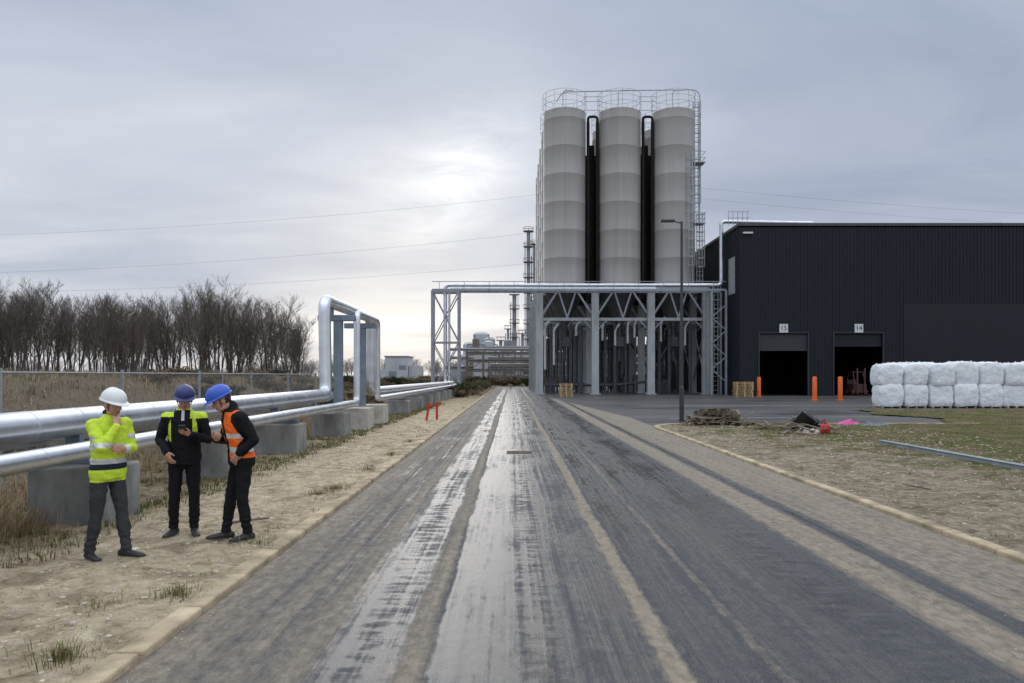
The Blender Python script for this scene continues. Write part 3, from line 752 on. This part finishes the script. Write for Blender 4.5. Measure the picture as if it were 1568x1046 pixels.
for _ in range(260):
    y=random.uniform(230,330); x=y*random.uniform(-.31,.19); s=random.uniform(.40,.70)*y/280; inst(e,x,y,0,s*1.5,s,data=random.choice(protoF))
def bush(seed,n=1500,mat=None):
    rnd=random.Random(seed); b=MB()
    cl=[(rnd.gauss(0,.4),rnd.gauss(0,.4),rnd.uniform(.2,.9),rnd.uniform(.2,.42)) for _ in range(12)]
    for _ in range(n):
        c_=rnd.choice(cl); v=Vector((rnd.gauss(0,1),rnd.gauss(0,1),rnd.gauss(0,1))).normalized()*c_[3]*rnd.uniform(.5,1.2); p=Vector(c_[:3])+v
        if p.z<0: continue
        a=Vector((rnd.gauss(0,1),rnd.gauss(0,1),rnd.gauss(0,1))).normalized(); c2=a.orthogonal().normalized(); s=rnd.uniform(.02,.05)
        b.add([p-a*s*1.5,p+c2*s,p+a*s*1.5,p-c2*s],[(0,1,2,3)])
    for c_ in cl: b.tube([(0,0,0),(c_[0]*.6,c_[1]*.6,c_[2]*.6),(c_[0],c_[1],c_[2]+.2)],[.03,.015,.006],4)
    o=b.obj('bp',mat); d=o.data; bpy.data.objects.remove(o); return d
m_bu=leafmat('evergreen_leaves',(.03,.042,.02),(.09,.11,.05)); m_bb=leafmat('brown_leaves',(.08,.06,.04),(.20,.145,.09))
BU=[bush(1,mat=m_bu),bush(2,mat=m_bb),bush(3,n=1000,mat=m_bu),bush(4,n=1000,mat=m_bb)]
e=empty('roadside_shrubs')
for _ in range(120):
    y=random.uniform(62,125); x=-3.6-abs(random.gauss(0,3.5)) if random.random()<.6 else random.uniform(-30,-7); s=random.uniform(.6,1.4)
    inst(e,x,y,0,s,s*.8,random.choice(BU),'shrub')
for _ in range(90): 
    y=random.uniform(132,150); x=random.uniform(-40,30); s=random.uniform(1.2,2.2); inst(e,x,y,0,s,s*.8,random.choice(BU),'shrub')
for _ in range(34):
    y=random.uniform(14,42); x=random.uniform(-12,-8.6); s=random.uniform(.5,.9); inst(e,x,y,zL(x,y)-.1,s,s*.6,random.choice((BU[1],BU[3],BU[3],BU[2])),'shrub')
for _ in range(50):
    y=random.uniform(30,58); x=random.uniform(-17,-9); s=random.uniform(.5,1.1); inst(e,x,y,zL(x,y)-.1,s,s*.6,random.choice((BU[1],BU[3],BU[3],BU[0])),'shrub')

# ---------------------------------------------------------------- distant chemical plant
m_pl=M('plant_grey',(.26,.28,.31),.6,var=.2,scale=.3); m_pl2=M('plant_rust',(.17,.145,.13),.7,var=.3,scale=.5); m_pl3=M('plant_pale',(.45,.48,.52),.6,var=.15,scale=.3)  # grey and pale tones made bluish and light to paint in distance haze
e=empty('chemical_plant')
def tower(x,y,r,h,plats=6,mi=0):
    b.lathe((x,y,0),[(r,0),(r,h*.55),(r*.8,h*.58),(r*.8,h*.97),(0,h)],16,mi=mi)
    for k in range(plats):
        z_=h*(.18+.8*k/(plats-1)); rr=r+.75
        b.lathe((x,y,z_),[(r*.7,0),(rr,0),(rr,.18),(r*.7,.18)],16,mi=1)
        b.ring((x,y,z_+1.1),rr,.06,16,mi=1); 
        for q in range(8): a=q*.785; b.beam((x+rr*math.cos(a),y+rr*math.sin(a),z_),(x+rr*math.cos(a),y+rr*math.sin(a),z_+1.1),.07,mi=1)
    b.beam((x+r+.3,y-.3,0),(x+r+.3,y-.3,h),.15,mi=1); b.beam((x-r-.3,y,0),(x-r-.3,y,h*.9),.25,mi=0)
b=MB(); tower(4.4,200,.62,41,9); tower(6.0,203,.42,38,3); tower(.7,220,.75,26,6); tower(-1.2,224,.4,16,3); tower(-3.2,214,.6,12,3); tower(3.0,214,.5,14,3)
for x,y,r,h in ((-12.6,222,1.9,11),(-9.3,226,2.4,14.2),(-6.6,222,1.6,12.5),(-4.2,230,1.5,9)):
    b.lathe((x,y,0),[(r,0),(r,h),(r*.7,h+.6),(0,h+.9)],20,mi=2)
for k in range(5):
    x=-13+k*2.1; b.beam((x,219,0),(x,219,11+k%2*3),.25,mi=1)
for z_ in (4,8,11): b.beam((-13,219,z_),(-4.5,219,z_),.25,mi=1)
for k in range(4): b.beam((-13+2.1*k,219,3),(-10.9+2.1*k,219,8),.15,mi=1)
for ry,xa,xb,hh,dx in ((150,-9,30,6.2,3.2),(165,-14,40,7.5,4),(138,-4,22,3.6,2.6),(180,-10,30,8.5,3)):
    x=xa
    while x<=xb:
        b.beam((x,ry,0),(x,ry,hh),.32,mi=1); b.beam((x,ry+3,0),(x,ry+3,hh),.32,mi=1)
        if random.random()<.5: b.beam((x,ry,hh*.4),(x+dx,ry,hh*.8),.15,mi=1)
        x+=dx
    for z_ in (hh,hh*.75,hh*.45): 
        b.beam((xa,ry,z_),(xb,ry,z_),.3,.35,mi=1)
        for q in range(4): b.tube([(xa,ry+.4+q*.6,z_+.35),(xb,ry+.4+q*.6,z_+.35)],random.uniform(.1,.22),6,mi=random.choice((0,2,1)))
for k in range(46):
    x=random.uniform(-13,28); y=random.uniform(170,200); h=random.uniform(3,11); r=random.uniform(.3,1.4)
    if random.random()<.6: b.lathe((x,y,0),[(r,0),(r,h),(0,h+.5)],14,mi=random.choice((0,1,2)))
    else: b.bb((x-r,y-r,0),(x+r,y+r,h*.6),mi=random.choice((0,1,2)))
b.bb((-8.2,160,0),(-5.2,163,6.5),mi=2)
b.obj('process_units',[m_pl,m_pl2,m_pl3],e)
e=empty('white_industrial_building')
b=MB(); b.bb((-33.5,198,0),(-27.5,208,6.8)); b.bb((-27.4,199,0),(-24.5,208,4.5)); b.bb((-44,230,0),(-36,240,4)); b.obj('walls',m_pl3,e)
b=MB(); b.bb((-33.7,197.8,6.8),(-27.3,208.2,7.1)); b.bb((-32.5,197.9,0),(-30.5,197.98,3)); b.bb((-29.8,197.9,3.5),(-28,197.98,4.6)); b.obj('roof_and_openings',m_blue,e)
e=empty('overhead_power_line')
b=MB()
def cat(p,q,sag,r=.016,n=30):
    p=Vector(p);q=Vector(q); b.tube([p.lerp(q,i/n)-Vector((0,0,sag*4*(i/n)*(1-i/n))) for i in range(n+1)],r,4)
for z0,z1 in ((27.5,37.5),(20.5,30.5),(17.5,24.5)): cat((-125,140,z0),(20,140,z1),2.2)
cat((20,140,38.5),(150,140,30),1.5); cat((20,140,36.5),(150,140,28),1.5)
b.obj('wires',M('wire_grey',(.26,.27,.29),.6),e)

# ---------------------------------------------------------------- people
def icosph(sub):
    import bmesh
    bm=bmesh.new(); bmesh.ops.create_icosphere(bm,subdivisions=sub,radius=1)
    v=np.array([x.co[:] for x in bm.verts]); f=np.array([[q.index for q in p.verts] for p in bm.faces]); bm.free(); return v,f
IV,IF=icosph(3); IV2,IF2=icosph(2)
class Body:
    def __init__(s): s.V=[];s.F=[];s.n=0; s.sc=[];s.sr=[];s.sl=[]
    def ell(s,c,r,lab,rot=None):
        r=(r,r,r) if isinstance(r,(int,float)) else r
        v,f=(IV,IF) if max(r)>.03 else (IV2,IF2)
        p=v*np.array(r)
        if rot is not None: p=p@np.array(rot.to_3x3()).T
        p=p+np.array(tuple(c)); s.V.append(p); s.F.append(f+s.n); s.n+=len(v)
        s.sc.append(tuple(c)); s.sr.append(sum(r)/3 if lab not in('jacket',) else sorted(r)[1]); s.sl.append(lab)
    def sweep(s,pts,lab,rot=None,step=None):
        for (p,r),(q,r2) in zip(pts,pts[1:]):
            p=Vector(p);q=Vector(q); ra=Vector((r,)*3 if isinstance(r,(int,float)) else r); rb=Vector((r2,)*3 if isinstance(r2,(int,float)) else r2)
            st=step or max(.006,min(min(ra),min(rb))*.35); n=max(1,int((q-p).length/st))
            for i in range(n+1):
                t_=i/n; s.ell(p.lerp(q,t_),tuple(ra.lerp(rb,t_)),lab,rot)
    def hand(s,wr,d,nrm,side,curl=.5):
        d=Vector(d).normalized(); nrm=Vector(nrm); nrm=(nrm-d*nrm.dot(d)).normalized(); u=d.cross(nrm)*side; wr=Vector(wr)
        rot=Matrix((u,d,nrm)).transposed()
        s.ell(wr+d*.045,(.038,.05,.017),'skin',rot); s.sweep([(wr,.026),(wr+d*.03,.028)],'skin')
        for k,(off,L) in enumerate(((.030,.068),(.010,.078),(-.010,.072),(-.029,.056))):
            p=wr+d*.085+u*off; a=curl*.6; dd=d.copy()
            pts=[(wr+d*.06+u*off*.9,.0105),(p,.0105)]
            for j,fr in enumerate((.45,.3,.25)):
                a+=curl*(.2 if j==0 else .75); dd=(d*math.cos(a)+nrm*math.sin(a)); p=p+dd*L*fr; pts.append((p.copy(),.0098-.0008*j))
            s.sweep(pts,'skin',step=.005)
        p=wr+d*.02+u*.025; q=p+(d*.6+u*.75+nrm*.3).normalized()*.04; q2=q+(d*.85+u*.1+nrm*.5).normalized()*.035
        s.sweep([(p,.015),(q,.0125),(q2,.010)],'skin',step=.005)
def person(name,loc,yaw,scale,P):
    e=empty(name,loc,yaw); e.scale=(scale,)*3
    B=Body()
    ln=P.get('lean',0)
    def L(z): return -ln*max(0,(z-.95))/.5
    tor=[(.845,.176,.130),(.90,.184,.136),(1.0,.174,.130),(1.10,.172,.130),(1.22,.186,.134),(1.33,.196,.126),(1.385,.175,.105),(1.43,.11,.085),(1.465,.075,.072),(1.50,.064,.066)]
    bk=P.get('bulk',1)
    B.sweep([((0,L(z),z),(rx*bk,ry*bk,.048)) for z,rx,ry in tor],'jacket',step=.014)
    B.ell((0,.0,.86),(.15,.115,.09),'pants')
    for sd in (-1,1):
        hp,kn,an,toe=P['legL' if sd>0 else 'legR']
        hp=Vector(hp);kn=Vector(kn);an=Vector(an)
        B.sweep([(hp,.090),(hp.lerp(kn,.5),.080),(kn,.062),(kn.lerp(an,.35),.062),(kn.lerp(an,.8),.052),(an+Vector((0,0,.03)),.055)],'pants')
        tv=Vector((toe[0],toe[1],0)).normalized()
        c0=Vector((an.x,an.y,0))
        B.sweep([(c0-tv*.055+Vector((0,0,.045)),(.038,.036,.045)),(c0+tv*.05+Vector((0,0,.042)),(.042,.042,.042)),(c0+tv*.14+Vector((0,0,.03)),(.046,.046,.033)),(c0+tv*.18+Vector((0,0,.025)),(.040,.036,.027))],'shoe',step=.015)
        B.sweep([(an,.045),(c0+Vector((0,0,.05)),.042)],'shoe')
        sh,el,wr,hd,hn=P['armL' if sd>0 else 'armR'][:5]
        sh=Vector(sh);el=Vector(el);wr=Vector(wr)
        B.sweep([(Vector((sd*.10,sh.y*.9,sh.z+.0)),.072),(sh,.068),(sh.lerp(el,.5),.062),(el,.054),(el.lerp(wr,.35),.053),(el.lerp(wr,.85),.044),(wr,.042)],'sleeve')
        if hd is not None: B.hand(wr+Vector(hd).normalized()*.015,hd,hn,P.get('thumb',(1,1))[0 if sd>0 else 1],P['armL' if sd>0 else 'armR'][5])
    hc=Vector(P['head']); hm=Matrix.Rotation(P.get('hyaw',0),3,'Z')@Matrix.Rotation(P.get('pitch',.2),3,'X')
    H=lambda x,y,z: hc+hm@Vector((x,y,z))
    B.sweep([((0,L(1.42),1.42),.062),((0,L(1.47)-.005,1.48),.056),(H(0,.02,-.06),.056)],'skin')
    B.ell(H(0,.012,.03),(.076,.094,.088),'skin',hm); B.ell(H(0,-.018,-.02),(.064,.070,.086),'skin',hm)
    B.ell(H(0,-.048,-.085),(.036,.033,.026),'skin',hm)
    for sd in (-1,1):
        B.ell(H(sd*.034,-.050,-.028),(.028,.03,.032),'skin',hm); B.ell(H(sd*.04,-.025,-.072),(.026,.04,.028),'skin',hm)
        B.ell(H(sd*.078,.006,-.012),(.010,.020,.032),'skin',hm)
        B.ell(H(sd*.032,-.078,.026),(.026,.012,.008),'hair' ,hm)
    B.sweep([(H(0,-.084,.012),(.010,.010,.010)),(H(0,-.104,-.026),(.015,.014,.012))],'skin',hm)
    for sd in (-1,1): B.ell(H(sd*.012,-.096,-.030),(.009,.010,.008),'skin',hm)
    B.ell(H(0,-.084,-.055),(.024,.011,.006),'lips',hm); B.ell(H(0,-.082,-.066),(.021,.011,.006),'lips',hm)
    B.ell(H(0,.035,.01),(.079,.082,.078),'hair',hm)
    V=np.concatenate(B.V); F=np.concatenate(B.F)
    me=bpy.data.meshes.new('tmp'); me.from_pydata(V.tolist(),[],F.tolist()); o=bpy.data.objects.new('tmp',me); COL.objects.link(o)
    rm=o.modifiers.new('r','REMESH'); rm.mode='VOXEL'; rm.voxel_size=.0065; rm.use_smooth_shade=True
    sm=o.modifiers.new('s','SMOOTH'); sm.factor=.5; sm.iterations=3
    dg=bpy.context.evaluated_depsgraph_get(); dg.update(); m2=bpy.data.meshes.new_from_object(o.evaluated_get(dg)); bpy.data.objects.remove(o)
    nv=len(m2.vertices); co_=np.zeros(nv*3); m2.vertices.foreach_get('co',co_); co_=co_.reshape(-1,3)
    no=np.zeros(nv*3); m2.vertices.foreach_get('normal',no); no=no.reshape(-1,3)
    sc=np.array(B.sc); sr=np.array(B.sr); labs=np.array(B.sl)
    def near(pts):
        out=[]
        for i in range(0,len(pts),4000):
            d=np.linalg.norm(pts[i:i+4000,None,:]-sc[None],axis=2)-sr[None]; out.append(d.argmin(1))
        return labs[np.concatenate(out)]
    vl=near(co_)
    for i in range(nv):
        l=vl[i]
        if l in('jacket','sleeve','pants'):
            p=co_[i]; am=.011 if l!='pants' else .010
            q=Vector((p[0]*9,p[1]*9,p[2]*(15 if l!='pants' else 11)+p[0]*8))
            k=noise.noise(q+Vector((P['seed'],0,0)))+.5*noise.noise(q*2.3)
            if l=='pants' and p[2]<.25: k+= .45*math.sin(p[2]*85)
            co_[i]+=no[i]*am*k
    co_[:,2]=np.maximum(co_[:,2],0)
    m2.vertices.foreach_set('co',co_.ravel())
    nf=len(m2.polygons); ce=np.zeros(nf*3); m2.polygons.foreach_get('center',ce); ce=ce.reshape(-1,3); fl=near(ce)
    names=list(P['mats'].keys()); m2.materials.clear()
    for k in names: m2.materials.append(P['mats'][k])
    def lab(l,c):
        if l=='pants' and c[2]>.80: l='jacket'
        elif l=='jacket' and c[2]<.80: l='pants'
        return P['paint'](l,c)
    mi=[names.index(lab(fl[i],ce[i])) for i in range(nf)]
    m2.polygons.foreach_set('material_index',mi); m2.polygons.foreach_set('use_smooth',[True]*nf); m2.update()
    ob=bpy.data.objects.new('body',m2); COL.objects.link(ob); ob.parent=e
    b=MB()
    for sd in (-1,1):
        c_=H(sd*.031,-.0765,.004)
        b.add([c_+hm@Vector((p[0]*.013,p[1]*.008,p[2]*.0075)) for p in ico],icf,0)
        c_=H(sd*.031,-.0835,.003); b.add([c_+hm@Vector((p[0]*.006,p[1]*.003,p[2]*.006)) for p in ico],icf,1)
    b.obj('eyes',[m_eye,m_hair_d],e,smooth=True)
    b=MB(); n=36
    HX,HY,HZ,HH=.114,.138,.052,.118
    vs=[];fs=[];rings=14
    for i in range(rings+1):
        ph=(i/rings)*math.pi/2
        for j in range(n):
            a=2*math.pi*j/n; x=HX*math.cos(ph)**.85*math.cos(a); y=HY*math.cos(ph)**.85*math.sin(a)+.004; z_=HZ+HH*math.sin(ph)
            if i>1 : 
                rd=math.exp(-(x/.022)**2); z_+=.008*rd*(math.sin(ph)); y+= .008*rd*math.cos(ph)*(1 if y>0 else -1)
            vs.append(H(x,y,z_))
    for i in range(rings):
        for j in range(n): j2=(j+1)%n; fs.append((i*n+j,i*n+j2,(i+1)*n+j2,(i+1)*n+j))
    b.add(vs,fs); vs=[];fs=[]
    for i,(o_,dz) in enumerate(((.0,HZ+.003),(.4,HZ-.002),(1.0,HZ-.010),(1.0,HZ-.016),(.4,HZ-.010),(.0,HZ-.008))):
        for j in range(n):
            a=2*math.pi*j/n; fr=max(0,-math.sin(a))**2; ext=.010+.040*fr
            vs.append(H((HX+o_*ext*.8)*math.cos(a),(HY+o_*ext)*math.sin(a)+.004,dz-.006*fr*o_))
    for i in range(5):
        for j in range(n): j2=(j+1)%n; fs.append((i*n+j2,i*n+j,(i+1)*n+j,(i+1)*n+j2))
    b.add(vs,fs); b.obj('hard_hat',P['hat'],e,smooth=True)
    b=MB(); b.add([H(.100*math.cos(2*math.pi*j/24),.118*math.sin(2*math.pi*j/24)+.006,z_) for z_ in (.055,.03) for j in range(24)],[(j,(j+1)%24,24+(j+1)%24,24+j) for j in range(24)])
    b.tube([H(.078,-.02,.04),H(.070,-.03,-.05),H(.03,-.05,-.108),H(0,-.055,-.118),H(-.03,-.05,-.108),H(-.070,-.03,-.05),H(-.078,-.02,.04)],.004,5)
    b.obj('hat_band_and_strap',m_blk,e)
    if 'phone' in P:
        c_,rt=P['phone']; b=MB(); b.box(c_,(.075,.012,.155),rot=rt); b.obj('phone',m_steeld,e,bevel=.004)
    return e
m_eye=M('eye_white',(.6,.58,.55),.3,var=.02); m_hair_d=M('dark_hair',(.03,.022,.018),.7)
m_hair_g=M('grey_hair',(.2,.18,.16),.7); m_skin=M('skin',(.50,.27,.19),.5,var=.08,scale=20); m_lips=M('lips',(.35,.13,.11),.5)
def cloth(n,c,r=.8,v=.15): return M(n,c,r,var=v,scale=9,bump=.5,bscale=40,spec=.2,bd=.006)
m_yel=cloth('hivis_yellow',(.60,.80,.06),.6,.10); m_org=cloth('hivis_orange',(.92,.16,.02),.6,.10); m_sil=M('reflective_band',(.62,.64,.66),.35,metal=.2,var=.08)
m_navy=cloth('navy_cloth',(.02,.025,.045)); m_black=cloth('black_cloth',(.010,.010,.013)); m_grey=cloth('grey_trousers',(.045,.047,.053)); m_shoe=M('shoe_leather',(.018,.018,.02),.5); m_sole=M('shoe_sole',(.4,.4,.4),.7)
def base(lab):
    return {'skin':'skin','hair':'hair','lips':'lips','shoe':'shoe','pants':'pants','jacket':'jacket','sleeve':'jacket'}[lab]
def p1(l,c):
    x,y,z=c
    if l=='shoe' and z<.018: return 'sole'
    if l=='jacket' or (l=='sleeve' and abs(x)<.1 and z>1.3):
        if 1.135<z<1.19 or .985<z<1.035: return 'sil'
        if .925<z<.985: return 'navy'
        if z>1.49: return 'navy'
    if l=='sleeve':
        if 1.225<z<1.275 and y>-.14: return 'sil'
        if x<0 and 1.17<z<1.215: return 'sil'
        if x>-.02 and x<.04 and z<1.2: return 'sil'
    return base(l)
def p2(l,c):
    x,y,z=c
    if l=='shoe' and z<.018: return 'sole'
    if l in('jacket','sleeve'):
        if l=='jacket' and x>.10 and y<.02 and 1.20<z<1.37: return 'yel'
        if l=='jacket' and -.165<x<-.13 and y<-.01 and 1.10<z<1.37: return 'yel'
        if l=='jacket' and abs(x)<.014 and y<-.05 and z>1.34: return 'shirt'
        if z>1.36 and x>.075: return 'yel'
        if z>1.38 and x<-.10: return 'yel'
        if z>1.46: return 'yel'
    return base(l)
def p3(l,c):
    x,y,z=c
    if l=='shoe' and z<.018: return 'sole'
    if (l=='jacket' and z<1.42) or (l=='sleeve' and abs(x)<.15 and z>1.33):
        if z<.92: return 'jacket'
        if y<-.02 and abs(x)<.045: return 'jacket'
        if 1.135<z<1.185 or .985<z<1.035: return 'sil'
        return 'org'
    return base(l)
bm_=dict(skin=m_skin,lips=m_lips,shoe=m_shoe,sole=m_sole,sil=m_sil,yel=m_yel)
person('construction_worker',(-4.10,7.62,.045),R(66),.985,dict(seed=1,lean=.03,bulk=1.04,
 legL=((.09,0,.87),(.105,-.07,.47),(.11,-.13,.09),(.25,-1)),legR=((-.09,0,.87),(-.11,.03,.47),(-.12,.11,.09),(-.25,-1)),
 armL=((.185,-.02,1.375),(.225,-.07,1.12),(.02,-.25,1.14),(-1,-.15,.1),(0,1,0),.6),
 armR=((-.185,-.02,1.375),(-.215,-.19,1.16),(-.09,-.235,1.36),(.35,.35,.9),(.3,1,-.1),.9),thumb=(1,-1),
 head=(0,-.075,1.585),pitch=.26,hyaw=R(2),mats=dict(bm_,jacket=m_yel,pants=m_grey,hair=m_hair_g,navy=m_navy),paint=p1,hat=M('white_hat',(.75,.77,.78),.35,var=.04)))
person('construction_worker',(-3.80,8.72,.045),R(16),1.0,dict(seed=5,lean=.05,bulk=1.02,
 legL=((.09,0,.87),(.10,-.03,.47),(.105,.0,.09),(.25,-1)),legR=((-.09,0,.87),(-.11,-.02,.47),(-.12,.02,.09),(-.35,-1)),
 armL=((.185,-.03,1.37),(.255,-.05,1.11),(.10,-.27,1.19),(-.75,-.6,.25),(-.2,.3,1),.7),
 armR=((-.185,-.03,1.37),(-.265,.0,1.12),(-.17,-.16,.99),(.35,-.35,-.8),(.6,.5,0),.5),thumb=(-1,1),
 head=(.01,-.09,1.580),pitch=.30,hyaw=R(8),phone=((.025,-.355,1.255),Matrix.Rotation(R(50),3,'X')),
 mats=dict(bm_,jacket=m_black,pants=m_black,hair=m_hair_d,shirt=m_sil),paint=p2,hat=M('navy_hat',(.02,.03,.13),.35,var=.06)))
person('construction_worker',(-3.06,8.5,.045),R(-52),1.02,dict(seed=9,lean=.11,bulk=1.04,
 legL=((.09,.0,.87),(.10,-.03,.47),(.10,.03,.09),(.2,-1)),legR=((-.09,0,.87),(-.11,-.08,.47),(-.12,-.13,.09),(-.3,-1)),
 armL=((.19,-.07,1.365),(.275,.05,1.12),(.195,-.09,.985),(-.5,-.4,-.75),(-.6,.4,0),.5),
 armR=((-.19,-.07,1.365),(-.22,-.12,1.10),(-.04,-.26,1.12),(.8,-.2,.2),(.1,.4,1),.7),thumb=(-1,1),
 head=(0,-.225,1.545),pitch=.5,hyaw=R(-8),mats=dict(bm_,jacket=m_black,pants=m_black,hair=m_hair_d,org=m_org),paint=p3,hat=M('blue_hat',(.02,.09,.50),.35,var=.06)))
print('done')
